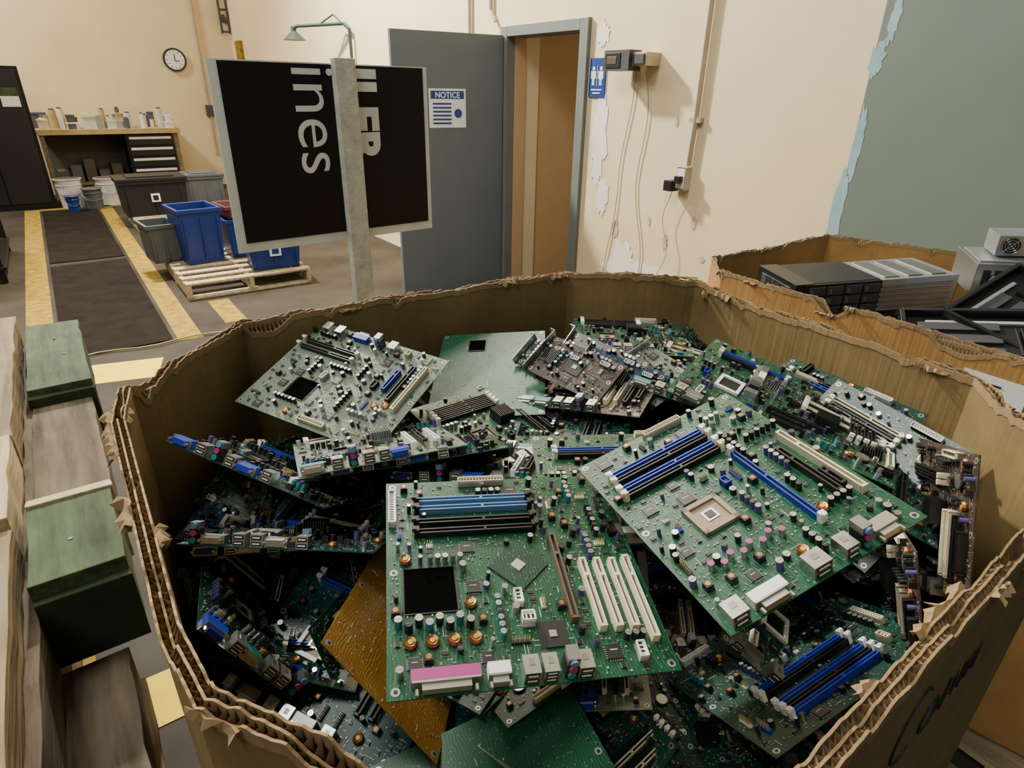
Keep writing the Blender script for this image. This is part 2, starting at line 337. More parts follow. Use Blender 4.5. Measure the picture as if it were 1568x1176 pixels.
place('motherboard',G[0],(.175,.728,1.150),(.996,.08,0),(-.076,.995,.063))
pile=empty('circuit_board_pile')
pile_boards=[ # mesh, centre, X, Y
 (meO,(.0,.42,.93),(.9,.4,.12),(-.4,.9,.1)),
 (G[5],(.255,1.27,1.165),(1,-.08,.0),(.05,.95,-.06)),
 (G[4],(.28,1.22,1.12),(1,.1,-.05),(-.1,.95,.1)),
 (G[6],(.16,1.08,1.135),(.85,-.45,.15),(.4,.85,.1)),
 (cards[0],(.12,1.08,1.17),(.75,-.62,-.1),(.5,.7,.45)),
 (cards[0],(.17,1.10,1.165),(.8,-.55,-.15),(.45,.6,.6)),
 (cards[3],(.20,1.06,1.155),(.85,-.5,-.15),(.4,.7,.5)),
 (cards[1],(.08,1.12,1.165),(.7,-.7,0),(.5,.6,.5)),
 (cards[4],(.27,1.08,1.16),(.6,-.75,-.15),(.7,.6,.3)),
 (G[6],(.10,1.15,1.11),(.8,-.6,-.1),(.5,.8,.2)),
 (G[3],(.38,1.08,1.15),(.86,-.45,-.12),(.5,.86,.05)),
 (G[0],(.47,1.00,1.165),(.80,-.55,-.2),(.5,.8,.1)),
 (G[5],(.53,.90,1.165),(-.49,-.87,.05),(.82,-.47,-.2)),
 (G[1],(.55,.82,1.14),(.82,-.49,-.28),(.49,.87,.05)),
 (G[4],(.58,.98,1.13),(.484,-.875,0),(.75,.4,.35)),
 (G[1],(.63,.86,1.10),(.484,-.875,-.1),(.6,.35,.65)),
 (G[6],(.62,.70,1.12),(-.32,-.86,.40),(.04,.41,.91)),
 (G[6],(.60,.66,1.03),(-.3,-.86,.2),(-.2,.2,.91)),
 (G[4],(-.36,.83,1.09),(.93,-.3,-.2),(.1,.85,-.5)),
 (G[7],(-.40,.90,1.05),(.93,-.25,-.2),(.1,.85,-.45)),
 (G[2],(-.34,.73,1.04),(1,0,-.03),(0,.85,-.5)),
 (G[1],(-.33,.76,1.00),(.95,.15,-.03),(-.1,.85,-.6)),
 (G[3],(-.22,.85,1.13),(.9,.38,0),(-.36,.85,-.3)),
 (G[4],(-.16,.88,1.105),(.95,.25,0.05),(-.2,.85,-.35)),
 (G[7],(-.42,.80,1.0),(.9,.1,-.3),(0,.9,-.3)),
 (G[2],(-.24,.58,.955),(.9,-.35,-.15),(.4,.85,.25)),
 (meM,(-.135,.60,.985),(.62,-.2,-.7),(.05,.95,-.2)),
 (G[1],(-.36,.62,.97),(.5,.1,-.8),(-.4,.85,-.1)),
 (G[4],(-.03,.88,1.09),(.95,-.2,.1),(.2,.9,-.2)),
 (G[5],(-.02,.98,1.10),(.8,.6,0),(-.6,.8,.1)),
 (G[1],(.10,1.0,1.10),(.9,-.3,.1),(.3,.9,.1)),
 (G[0],(.56,.60,.93),(.7,-.3,-.5),(.3,.9,.1)),
 (G[2],(.30,.42,.83),(.8,.6,.1),(-.6,.8,.1)),
 (G[7],(.12,.38,.87),(.9,-.4,.1),(.4,.9,.1)),
 (G[2],(-.18,.42,.89),(.9,-.4,.1),(.4,.9,.1)),
]
for q in pile_boards:place('board',q[0],q[1],q[2],q[3],pile)
def ztop(x,y):
    t=min(1,max(0,(y-.3)/.6));t=t*t*(3-2*t)
    z=.88+.18*t-.05*max(0,(x-.35)/.3)*(1 if y<.8 else 0)+(.05 if y>1.15 and x>.05 else 0)+(.04 if x>.35 and y>.8 else 0)
    if x>.12 and y<.82:z=min(z,.90)
    if x<-.12 and y<.6:z-=.03
    if -.1<x<.4 and .5<y<.92:z=min(z,1.0)
    return z
R=random.Random(5)
for layer in range(4):
    y=.3
    while y<1.42:
        x=-.5
        while x<.72:
            px=x+R.uniform(-.05,.05);py=y+R.uniform(-.05,.05)
            if inside(px,py,rim,.04):
                yaw=R.uniform(0,6.28);tl=math.radians(R.choice([8,15,25,40]) if layer<3 else R.uniform(0,18));ta=R.uniform(0,6.28)
                if px>.12 and py<.85:tl*=.4
                m=Matrix.Rotation(tl,3,Vector((math.cos(ta),math.sin(ta),0)))@Matrix.Rotation(yaw,3,'Z')
                z=ztop(px,py)-.035-.035*(3-layer)+R.uniform(-.01,.01)
                place('board',R.choice(G+[G[1],G[4]]),(px,py,z),m.col[0],m.col[1],pile,.8)
            x+=.19
        y+=.18
for i in range(70):
    px=R.uniform(-.5,.68);py=R.uniform(.3,1.4)
    if inside(px,py,rim,.05):
        tl=math.radians(R.uniform(20,75));ta=R.uniform(0,6.28)
        m=Matrix.Rotation(tl,3,Vector((math.cos(ta),math.sin(ta),0)))@Matrix.Rotation(R.uniform(0,6.28),3,'Z')
        if px>.15 and py<.8 :continue
        place('card',R.choice(cards),(px,py,ztop(px,py)-R.uniform(.01,.04)),m.col[0],m.col[1],pile,.9)
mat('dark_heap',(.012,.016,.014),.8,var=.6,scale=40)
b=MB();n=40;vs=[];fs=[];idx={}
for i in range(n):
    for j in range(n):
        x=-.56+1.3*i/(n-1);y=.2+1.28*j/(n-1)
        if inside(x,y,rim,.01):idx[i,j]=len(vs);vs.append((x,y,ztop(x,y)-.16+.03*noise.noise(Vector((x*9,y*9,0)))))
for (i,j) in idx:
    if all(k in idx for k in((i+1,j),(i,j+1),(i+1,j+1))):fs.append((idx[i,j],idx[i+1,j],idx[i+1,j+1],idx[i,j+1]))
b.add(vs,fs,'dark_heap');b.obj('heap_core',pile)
b=MB()
for k in range(14):
    x0=R.uniform(-.25,.45);y0_=R.uniform(.55,1.15);a=R.uniform(0,6.28);pts=[];z=ztop(x0,y0_)+.02
    for i in range(10):
        a+=R.uniform(-.9,.9);x0+=.012*math.cos(a);y0_+=.012*math.sin(a);pts.append((x0,y0_,z+R.uniform(-.01,.015)))
    if all(inside(p[0],p[1],rim,.03) for p in pts):b.tube(pts,.0011,R.choice(['red_plastic','yellow_plastic','black_plastic','white_plastic','yellow_plastic']),5)
b.obj('wires',pile)
# ---------------------------------------------------------------- cardboard boxes
def cardmat(name,col,dark):
    m,nt,b=nodes(name);L=nt.links.new;b.inputs['Roughness'].default_value=.8;b.inputs['Specular IOR Level'].default_value=.2
    tc=nt.nodes.new('ShaderNodeTexCoord');n=nt.nodes.new('ShaderNodeTexNoise');n.inputs['Scale'].default_value=5;n.inputs['Detail'].default_value=8;n.inputs['Roughness'].default_value=.65
    L(tc.outputs['Object'],n.inputs['Vector']);r=nt.nodes.new('ShaderNodeValToRGB');r.color_ramp.elements[0].position=.3;r.color_ramp.elements[1].position=.65
    r.color_ramp.elements[0].color=(*dark,1);r.color_ramp.elements[1].color=(*col,1);L(n.outputs['Fac'],r.inputs[0]);L(r.outputs[0],b.inputs['Base Color'])
    mp=nt.nodes.new('ShaderNodeMapping');mp.inputs['Scale'].default_value=(90,90,3);L(tc.outputs['Object'],mp.inputs['Vector'])
    n2=nt.nodes.new('ShaderNodeTexNoise');n2.inputs['Scale'].default_value=1;L(mp.outputs[0],n2.inputs['Vector'])
    bp=nt.nodes.new('ShaderNodeBump');bp.inputs['Strength'].default_value=.35;bp.inputs['Distance'].default_value=.004;L(n2.outputs['Fac'],bp.inputs['Height']);L(bp.outputs[0],b.inputs['Normal']);MATS[name]=m
cardmat('cardboard',(.24,.165,.070),(.145,.10,.042));cardmat('cardboard_edge',(.35,.235,.125),(.19,.125,.062));mat('flute_shade',(.05,.032,.017),.9)
cardmat('cardboard_orange',(.42,.225,.075),(.29,.16,.055))
def offset(P,d):
    n=len(P);out=[]
    for i in range(n):
        a,p,c=Vector(P[i-1]),Vector(P[i]),Vector(P[(i+1)%n])
        n1=Vector((-(p-a).y,(p-a).x)).normalized();n2=Vector((-(c-p).y,(c-p).x)).normalized()
        nn=(n1+n2).normalized();out.append(tuple(p+nn*d/max(.5,nn.dot(n1))))
    return out
def card_box(name,P,z0,zr,mt,thick=.014,seed=0,rag=.012):
    par=empty(name,(sum(p[0] for p in P)/len(P),sum(p[1] for p in P)/len(P),z0));par_inv=Matrix.Translation(-par.location)
    b=MB(par_inv);n=len(P)
    def path(d):
        Q=offset(P,d);o=[];s=0
        for i in range(n):
            a=Vector(Q[i]);c=Vector(Q[(i+1)%n]);L=(Vector(P[(i+1)%n])-Vector(P[i])).length;k=max(2,int(L/.004))
            for j in range(k):o.append((a.lerp(c,j/k),s+L*j/k))
            s+=L
        return o
    def hz(s,l):
        h=rag*noise.noise(Vector((s*3.1,seed,0)))*1.4+rag*.7*noise.noise(Vector((s*17,seed+5,l*.7)))
        t=noise.noise(Vector((s*6.5,seed+9,l*.35)))
        if t>.24:h-=(t-.24)*.12
        t=noise.noise(Vector((s*28,seed+2,l*1.4)))
        if t>.2:h-=(t-.2)*.04
        h+=.004*noise.noise(Vector((s*90,seed,l)))
        return zr+h
    nl=3
    for l in range(nl):
        pa=path(thick*l/(nl-1));vs=[];fs=[];m=len(pa)
        zs=[0,.3,.6,.85,1]
        for (p,s) in pa:
            t=hz(s,l)
            for q in zs:vs.append((p.x,p.y,z0+(t-z0)*q))
        for i in range(m):
            k=(i+1)%m
            for q in range(len(zs)-1):
                g=len(zs);fs.append((i*g+q,k*g+q,k*g+q+1,i*g+q+1))
        b.add(vs,fs,mt)
    for l in range(nl-1):
        A=path(thick*l/(nl-1)+.0006);B=path(thick*(l+1)/(nl-1)-.0006);vs=[];fs=[];m=len(A)
        for i in range(m):
            w=.5-.5*math.cos(i*math.pi*1.0);p=A[i][0].lerp(B[i][0],w);t=hz(A[i][1],l+w)-.001
            vs+=[(p.x,p.y,t-.03),(p.x,p.y,t)]
        for i in range(m):
            k=(i+1)%m;fs.append((2*i,2*k,2*k+1,2*i+1))
        b.add(vs,fs,'cardboard_edge')
    for l in range(nl):
        d=thick*l/(nl-1);A=path(d-.0011);B=path(d+.0011);vs=[];fs=[];m=len(A)
        for i in range(m):
            t=hz(A[i][1],l)+.0002;vs+=[(A[i][0].x,A[i][0].y,t),(B[i][0].x,B[i][0].y,t),(A[i][0].x,A[i][0].y,t-.012),(B[i][0].x,B[i][0].y,t-.012)]
        for i in range(m):
            k=(i+1)%m;fs+=[(4*i,4*k,4*k+1,4*i+1),(4*i,4*i+2,4*k+2,4*k),(4*i+1,4*k+1,4*k+3,4*i+3)]
        b.add(vs,fs,'cardboard_edge')
    A=path(.001);B=path(thick-.001);vs=[];fs=[];m=len(A)
    for i in range(m):
        t=min(hz(A[i][1],0),hz(A[i][1],1),hz(A[i][1],2))-.010;vs+=[(A[i][0].x,A[i][0].y,t),(B[i][0].x,B[i][0].y,t)]
    for i in range(m):k=(i+1)%m;fs.append((2*i,2*k,2*k+1,2*i+1))
    b.add(vs,fs,'flute_shade')  # dark recessed strip paints the shade down between the liners
    b.add([(p[0],p[1],z0+.01) for p in P],[tuple(range(n))],mt)
    RR=random.Random(seed+3);pa=path(thick)
    for q in range(44):
        p,s=RR.choice(pa);i=pa.index((p,s));d=(pa[(i+2)%len(pa)][0]-p).normalized();o=Vector((-d.y,d.x))*RR.choice([1,1,-1]);w=RR.uniform(.012,.06);h=RR.uniform(.006,.018);z=hz(s,2)
        base=Vector((p.x,p.y,z-.004))-(Vector((-d.y,d.x,0))*thick if o.dot(Vector((-d.y,d.x)))<0 else Vector((0,0,0)))
        D=Vector((d.x,d.y,0));O=Vector((o.x,o.y,0));g=[]
        K=8
        for a in range(K):
            u=a/(K-1);j=RR.uniform(.3,1.1)
            g+=[base+D*w*u,base+D*w*u+O*h*.5*j+Vector((0,0,h*.35)),base+D*w*(u*.9+.05)+O*h*j+Vector((0,0,h*RR.uniform(-.6,.1)))]
        b.add(g,[(3*a+c,3*a+3+c,3*a+4+c,3*a+1+c) for a in range(K-1) for c in(0,1)],'cardboard_edge')
    b.obj('cardboard_walls',par);return par
GR=math.radians(-36)
mat('wood',(.22,.165,.10),.8,var=.5,scale=2.5,bump=.5,bscale=5,spec=.2,st=(14,1.2,14),rot=GR);mat('wood_pale',(.44,.35,.22),.8,var=.3,scale=3,bump=.4,bscale=6,spec=.2,st=(12,1.5,12),rot=GR)
mat('wood_grey',(.105,.082,.057),.85,var=.6,scale=2.2,bump=.6,bscale=4,spec=.2,st=(12,1.2,12),rot=GR);mat('wood_green',(.055,.080,.040),.8,var=.5,scale=3,bump=.5,bscale=6,spec=.2,st=(10,1.5,10),rot=GR);mat('wood_green_shade',(.030,.042,.022),.85,var=.4,spec=.2)  # last one: the green darkened to paint shade on block fronts
def pallet(name,T,L=1.2,W=1.0,h=.14,mt='wood_pale',nd=7):
    b=MB(T)
    for i in range(nd):
        y=-L/2+.045+(L-.09)*i/(nd-1);b.box((0,y,h-.009),(W,.09,.018),mt)
    for x in(-W/2+.02,0,W/2-.02):b.box((x,0,h/2),(.038,L,h-.036),mt)
    for y in(-L/2+.05,0,L/2-.05):b.box((0,y,.009),(W,.09,.018),mt)
    return b.obj(name,bevel=.002)
card_box('cardboard_bin',rim,.145,1.25,'cardboard',.015,1,.010)
pallet('wooden_pallet',ROOM@Matrix.Translation((.60,.78,0)),1.1,1.0)
rim2=[(.66,1.892),(.677,2.059),(1.253,2.472),(1.72,2.11),(1.95,1.65),(1.80,1.15),(1.40,.95),(1.15,1.17)]
box2=card_box('cardboard_bin',rim2,.145,1.15,'cardboard_orange',.010,4,.008)
pallet('wooden_pallet',ROOM@Matrix.Translation((2.1,.55,0)),1.1,.85)
mat('marker',(.015,.015,.015),.7);mat('paper',(.8,.8,.78),.6)
def onface(a,c,t,z,out):
    a=Vector(a);c=Vector(c);d=(c-a).normalized();nr=Vector((-d.y,d.x));p=a+(c-a)*t+nr*out
    X=Vector((-d.x,-d.y,0));Z=Vector((nr.x,nr.y,0));Y=Vector((0,0,1))
    m=Matrix((X,Y,Z)).transposed().to_4x4();m.translation=(p.x,p.y,z);return m
TM=onface(rim[3],rim[4],.70,1.07,.0155);b=MB(TM)
def stroke(pts):
    b.tube([(p[0]*.8,p[1]*.8,0) for p in pts],.0016,'marker',5)
stroke([(.06+.035*math.cos(a*.35+.8),.09+.06*math.sin(a*.35+.8)) for a in range(14)])
stroke([(.13+.022*math.cos(a*.45),.055+.028*math.sin(a*.45)) for a in range(15)])
stroke([(.17,.09),(.175,.03),(.18,.075),(.195,.085),(.205,.06),(.21,.03)])
stroke([(.225,.08),(.23,.03),(.237,.075),(.25,.08),(.255,.03),(.262,.075),(.275,.08),(.28,.03)])
b.obj('marker_writing')
b=MB(onface(rim2[7],rim2[0],.12,1.06,.012));b.box((0,0,0),(.13,.06,.001),'paper');b.box((-.02,.01,.001),(.07,.004,.001),'marker');b.box((-.02,-.01,.001),(.06,.004,.001),'marker');b.obj('shipping_label')
# ---------------------------------------------------------------- computer scrap in second box
mat('chassis_metal',(.34,.36,.38),.38,.7);mat('grey_plastic',(.05,.05,.056),.5);mat('scrap_black',(.014,.014,.016),.5,spec=.3);mat('panel_grey',(.42,.44,.46),.5,.3)
def frame(c,X,Y):
    X=Vector(X).normalized();Y=Vector(Y);Y=(Y-X*Y.dot(X)).normalized();m=Matrix((X,Y,X.cross(Y))).transposed().to_4x4();m.translation=c;return m
def chassis(name,T,L=.5,W=.4,h=.085):
    b=MB(T)
    b.ab(-L/2,L/2,-W/2,W/2,0,.002,'chassis_metal');b.ab(-L/2,L/2,-W/2,-W/2+.002,0,h,'chassis_metal');b.ab(-L/2,L/2,W/2-.002,W/2,0,h,'chassis_metal')
    b.ab(L/2-.002,L/2,-W/2,W/2,0,h,'chassis_metal');b.ab(-L/2+.1,L/2,-W/2,W/2,h-.002,h,'chassis_metal')
    b.ab(-L/2-.03,-L/2+.03,-W/2-.008,W/2+.008,-.004,h+.006,'black_plastic')
    for i in range(5):
        y=-W/2+.05+i*(W-.1)/4;b.ab(-L/2-.034,-L/2-.028,y-.03,y+.03,.01,h-.01,'grey_plastic');b.ab(-L/2+.03,-L/2+.1,y-.034,y+.034,.008,h-.004,'grey_plastic');b.ab(-L/2+.04,-L/2+.09,y-.02,y+.02,h-.004,h-.001,'metal_dull')
    b.ab(-L/2,-L/2+L*.48,-W/2-.012,-W/2-.002,-.002,h+.004,'black_plastic');b.ab(-L/2,-L/2+L*.48,-W/2,W/2,h,h+.005,'scrap_black')
    for i in range(4):
        for j in range(3):
            x0=-L/2+.012+i*L*.115;z0=.006+j*h*.32;b.ab(x0,x0+L*.1,-W/2-.016,-W/2-.011,z0,z0+h*.26,'grey_plastic');b.ab(x0+.004,x0+.012,-W/2-.018,-W/2-.015,z0+.004,z0+h*.18,'metal_dull')
    for i in range(5):b.ab(L*.0,L/2-.02,-W/2-.004,-W/2,.012+.016*i,.018+.016*i,'metal_dull')
    for i in range(3):b.ab(.02+.08*i,.07+.08*i,-W*.4,W*.4,h,h+.003,'metal_dull')
    return b.obj(name,bevel=.001)
chassis('server_chassis',frame((1.11,1.93,1.05),(.985,.16,.04),(-.16,.97,.02)),.52,.20,.10)
chassis('server_chassis',frame((1.28,2.12,.98),(.95,.3,.03),(-.3,.9,.1)),.50,.2,.10)
chassis('server_chassis',frame((1.25,2.05,.84),(.95,.3,.03),(-.3,.9,.1)),.52,.38)
chassis('server_chassis',frame((1.55,1.72,.90),(.5,.8,.25),(-.8,.5,-.1)),.46,.34)
chassis('server_chassis',frame((1.05,1.72,.93),(.8,-.58,.05),(.58,.8,.05)),.46,.30,.07)
def bezel(name,T,L=.36,W=.19):
    b=MB(T);b.ab(-L/2,L/2,-W/2,W/2,0,.010,'scrap_black')
    for s in(-1,1):b.ab(-L/2,L/2,s*W/2-.006,s*W/2+.006,0,.035,'black_plastic');b.ab(s*L/2-.006,s*L/2+.006,-W/2,W/2,0,.035,'black_plastic')
    for i in range(3):b.ab(-L*.4,L*.1,-W*.36+i*W*.26,-W*.2+i*W*.26,.010,.018,'grey_plastic')
    b.ab(-L*.35,L*.3,W*.3,W*.36,.010,.018,'panel_grey')
    for i in range(8):b.ab(L*.18+i*.012,L*.18+i*.012+.006,-W*.35,W*.2,.010,.022,'black_plastic')
    return b.obj(name,bevel=.0015)
bezel('computer_bezel',frame((1.22,1.49,1.08),(.85,-.35,.12),(.3,.85,.35)))
bezel('computer_bezel',frame((1.38,1.62,1.12),(.8,.5,.2),(-.5,.8,.25)),.38,.2)
bezel('computer_bezel',frame((1.10,1.60,1.02),(.9,-.4,0),(.4,.85,.1)),.36,.2)
b=MB(frame((1.50,1.76,1.15),(.75,.55,.28),(-.55,.8,.0)));b.ab(-.16,.16,-.09,.09,0,.003,'panel_grey')
for s in(-1,1):b.ab(-.16,.16,s*.09-.002,s*.09+.002,-.015,.003,'panel_grey')
for i in range(6):b.ab(.05+.015*i,.055+.015*i,-.06,.06,.003,.0045,'metal_dull')
b.obj('computer_side_panel')
b=MB(frame((1.56,1.93,1.22),(.95,-.3,.06),(.28,.93,.06))@Matrix.Scale(.72,4))
b.ab(-.085,.085,-.07,.07,0,.085,'chassis_metal');b.cyl((-.035,-.0705,.043),.036,.003,'black_plastic',24,T=Matrix.Rotation(P2,4,'X'))
for r_ in(.034,.024,.013):
    b.tube([(-.035+r_*math.cos(a*.2618),-.075,.043+r_*math.sin(a*.2618)) for a in range(25)],.0012,'metal',5)
for a in range(4):b.tube([(-.035,-.075,.043),(-.035+.036*math.cos(a*P2+.78),-.075,.043+.036*math.sin(a*P2+.78))],.0012,'metal',5)
b.ab(.025,.06,-.073,-.07,.02,.045,'black_plastic')
for i in range(6):b.ab(.02,.07,-.072,-.0695,.055+i*.004,.057+i*.004,'black_plastic')
b.obj('power_supply_unit',bevel=.001)
b=MB(frame((1.60,1.92,1.11),(.95,-.3,.06),(.28,.93,.06)));b.ab(-.15,.13,-.1,.1,0,.1,'metal_dull');b.ab(-.14,.12,-.08,.08,.1,.104,'chassis_metal')
for i in range(5):b.ab(-.13+.03*i,-.11+.03*i,-.103,-.1,.02,.08,'scrap_black')
b.obj('computer_case',bevel=.002)
# ---------------------------------------------------------------- lumber / pallet stack at left
b=MB(ROOM)   # x = n , y = e
def plank(n0,n1,e0,e1,z0,z1,m):
    k=max(2,int((e1-e0)/.05));R_=random.Random(int(1000*(n0+e0+z1)));vs=[];fs=[]
    for i in range(k+1):
        y=e0+(e1-e0)*i/k;j=[R_.uniform(-.0022,.0022) for _ in range(4)]
        vs+=[(n0+j[0],y,z0),(n1+j[1],y,z0),(n1+j[1],y,z1+j[2]),(n0+j[0],y,z1+j[3])]
    for i in range(k):
        for q in range(4):fs.append((4*i+q,4*i+(q+1)%4,4*i+4+(q+1)%4,4*i+4+q))
    fs+=[(0,3,2,1),(4*k,4*k+1,4*k+2,4*k+3)];b.add(vs,fs,m)
plank(-.180,-.042,1.82,2.37,.80,.95,'wood_green');plank(-.182,-.039,1.805,1.822,.80,.93,'wood_green_shade')  # thin darker slab paints the shaded near face of the block
plank(-.180,-.05,1.25,1.82,.79,.905,'wood_grey')
plank(-.180,-.05,1.0,1.235,.79,.95,'wood_green');plank(-.181,-.047,1.235,1.262,.78,.955,'wood_pale')
plank(-.181,-.048,.985,1.0,.79,.925,'wood_green_shade')
plank(-.180,-.085,.1,.985,.70,.78,'wood_grey');plank(-.180,-.075,.1,.985,.684,.70,'wood')
plank(-.198,-.178,.2,2.36,.72,.90,'wood_grey')
plank(-.32,-.20,1.52,2.42,.85,.975,'wood');plank(-.41,-.33,1.52,2.40,.85,.97,'wood_grey')
plank(-.30,-.198,.25,1.16,.84,.965,'wood');plank(-.41,-.31,.25,1.5,.84,.96,'wood_grey');plank(-.31,-.2,1.17,1.5,.86,.985,'wood_pale')
plank(-.6,-.42,.2,2.4,.84,.96,'wood');plank(-.62,-.2,.1,2.4,.68,.84,'wood_green_shade')
for e_,n_ in((2.2,-.11),(2.05,-.09),(1.1,-.12),(1.9,-.25),(.9,-.25),(1.3,-.25)):
    z={-.11:.95,-.09:.95,-.12:.95,-.25:.975}[n_];b.cyl((n_,e_,z),.004,.002,'grey_plastic',8)
for i in range(4):
    z=.68-.17*i
    plank(-.62,-.26,-.3,2.38,z-.02,z,'wood_grey')
    for e_ in(-.3,.55,1.4,2.2):plank(-.60,-.25,e_,e_+.14,z-.17,z-.02,'wood_green' if i%2 else 'wood')
b.obj('pallet_stack',bevel=.0015)
# ---------------------------------------------------------------- room shell
def floor_mat():
    m,nt,b=nodes('concrete');L=nt.links.new;tc=nt.nodes.new('ShaderNodeTexCoord');b.inputs['Specular IOR Level'].default_value=.15
    n=nt.nodes.new('ShaderNodeTexNoise');n.inputs['Scale'].default_value=1.3;n.inputs['Detail'].default_value=9;n.inputs['Roughness'].default_value=.6;L(tc.outputs['Object'],n.inputs['Vector'])
    r=nt.nodes.new('ShaderNodeValToRGB');r.color_ramp.elements[0].position=.35;r.color_ramp.elements[1].position=.7;r.color_ramp.elements[0].color=(.024,.019,.013,1);r.color_ramp.elements[1].color=(.058,.047,.034,1)
    L(n.outputs['Fac'],r.inputs[0]);L(r.outputs[0],b.inputs['Base Color'])
    n2=nt.nodes.new('ShaderNodeTexNoise');n2.inputs['Scale'].default_value=3;L(tc.outputs['Object'],n2.inputs['Vector'])
    r2=nt.nodes.new('ShaderNodeMapRange');r2.inputs[3].default_value=.45;r2.inputs[4].default_value=.75;L(n2.outputs['Fac'],r2.inputs[0]);L(r2.outputs[0],b.inputs['Roughness']);MATS['concrete']=m
floor_mat()
mat('wall_cream',(.78,.625,.385),.75,var=.06,scale=1.6,bump=.08,bscale=25);mat('wall_sage',(.14,.175,.145),.7,var=.06,scale=1.5);mat('patch_white',(.82,.76,.66),.75,var=.06)
mat('patch_blue',(.27,.42,.46),.7,var=.15);mat('ceiling_white',(.6,.58,.54),.8);mat('scuff',(.52,.42,.30),.8,var=.2)
NW=3.065;EW=12.6
b=MB(ROOM);b.ab(-9,NW+3,-4,EW,-.1,0,'concrete');b.obj('floor')
b=MB(ROOM);b.ab(NW,NW+.15,4.34,EW,0,6,'wall_cream');b.ab(NW,NW+.15,-4,3.49,0,6,'wall_cream');b.ab(NW,NW+.15,3.49,4.34,2.03,6,'wall_cream')
w1=b.obj('wall_right')
b=MB(ROOM);b.ab(NW-.004,NW-.0005,-4,1.56,0,6,'wall_sage')
def blob(cy,cz,ry,rz,m,x=NW-.005,seed=0):
    k=30;vs=[(x,cy,cz)]
    for i in range(k):
        a=2*math.pi*i/k;q=1+.6*noise.noise(Vector((math.cos(a)*3,math.sin(a)*3,seed)));vs.append((x,cy+ry*q*math.cos(a),cz+rz*q*math.sin(a)))
    b.add(vs,[(0,1+(i+1)%k,1+i) for i in range(k)],m)
blob(1.545,1.80,.03,.07,'patch_blue',seed=1);blob(1.56,1.15,.03,.2,'patch_blue',seed=2);blob(1.54,1.45,.022,.16,'patch_blue',seed=3);blob(1.51,1.95,.02,.1,'patch_blue',seed=9)
b.obj('trim_1')
b=MB(ROOM);blob(3.27,1.36,.07,.3,'patch_white',NW-.003,4);blob(3.30,1.98,.05,.07,'patch_white',NW-.003,5);blob(2.75,.5,.35,.12,'patch_white',NW-.003,6);blob(2.95,.62,.10,.1,'patch_white',NW-.0035,7);blob(3.2,1.0,.06,.12,'patch_white',NW-.003,8)
for i,(e_,z_,a_,c_) in enumerate(((2.4,.95,.02,.04),(2.75,.9,.012,.03),(2.3,.75,.02,.02),(1.9,.9,.015,.02),(2.62,1.5,.01,.03),(2.6,.8,.02,.05),(3.05,.8,.03,.06))):blob(e_,z_,a_,c_,'scuff',NW-.003,20+i)
b.obj('trim_2')
b=MB(ROOM);b.ab(-9,NW+.15,EW,EW+.15,0,6,'wall_cream');b.obj('wall_back')
b=MB(ROOM);b.ab(-9,NW+3,-4,EW+.15,6,6.1,'ceiling_white');b.obj('ceiling')
mat('interior_tan',(.56,.37,.18),.7,var=.04)
b=MB(ROOM);b.ab(NW+.15,NW+2.6,4.36,4.46,0,2.6,'interior_tan');b.ab(NW+.15,NW+.30,4.345,4.36,0,2.6,'wall_cream');b.ab(NW+2.5,NW+2.6,1.5,4.4,0,2.6,'wall_cream');b.ab(NW+.15,NW+2.6,1.5,4.46,2.5,2.6,'ceiling_white');b.ab(NW+.15,NW+2.6,1.5,1.6,0,2.6,'wall_cream');b.obj('wall_restroom')  # thin cream band by the jamb paints light reflected on the tan wall
# tapes and mats
mat('tape_yellow',(.27,.175,.022),.7,var=.45,scale=14,spec=.15);mat('tape_bright',(.80,.56,.02),.6,var=.1,scale=10,spec=.2);mat('mat_dark',(.016,.012,.010),.9,var=.3,scale=6,spec=.05)
b=MB(ROOM)
def strip(n0,n1,e0,e1,m,z=.0022):b.ab(n0,n1,e0,e1,.0003,z,m)
strip(-.42,-.25,1.2,11.1,'tape_yellow');strip(.46,.62,4.66,11.1,'tape_yellow');strip(.82,.98,4.87,5.5,'tape_yellow')
strip(-.25,1.0,11.0,11.12,'tape_yellow')
T=ROOM@Matrix.Translation((.06,4.30,.0015))@Matrix.Rotation(-.25,4,'Z');b2=MB(T);b2.box((0,0,0),(.46,.32,.003),'tape_bright')
b.obj('floor_tape');b2.T=ROOM;b2.ab(-.24,.0,1.50,1.70,.0003,.0025,'tape_bright');b2.obj('floor_tape')
b=MB(ROOM);b.ab(-.22,.43,4.7,7.42,.0005,.009,'mat_dark');b.ab(-.22,.43,7.58,10.9,.0005,.009,'mat_dark');b.obj('floor_mat')
mat('hose',(.30,.21,.06),.5);b=MB(ROOM);b.tube([(-.15+.12*i,4.66+.03*math.sin(i*1.3),.014) for i in range(12)],.006,'hose');b.obj('air_hose')
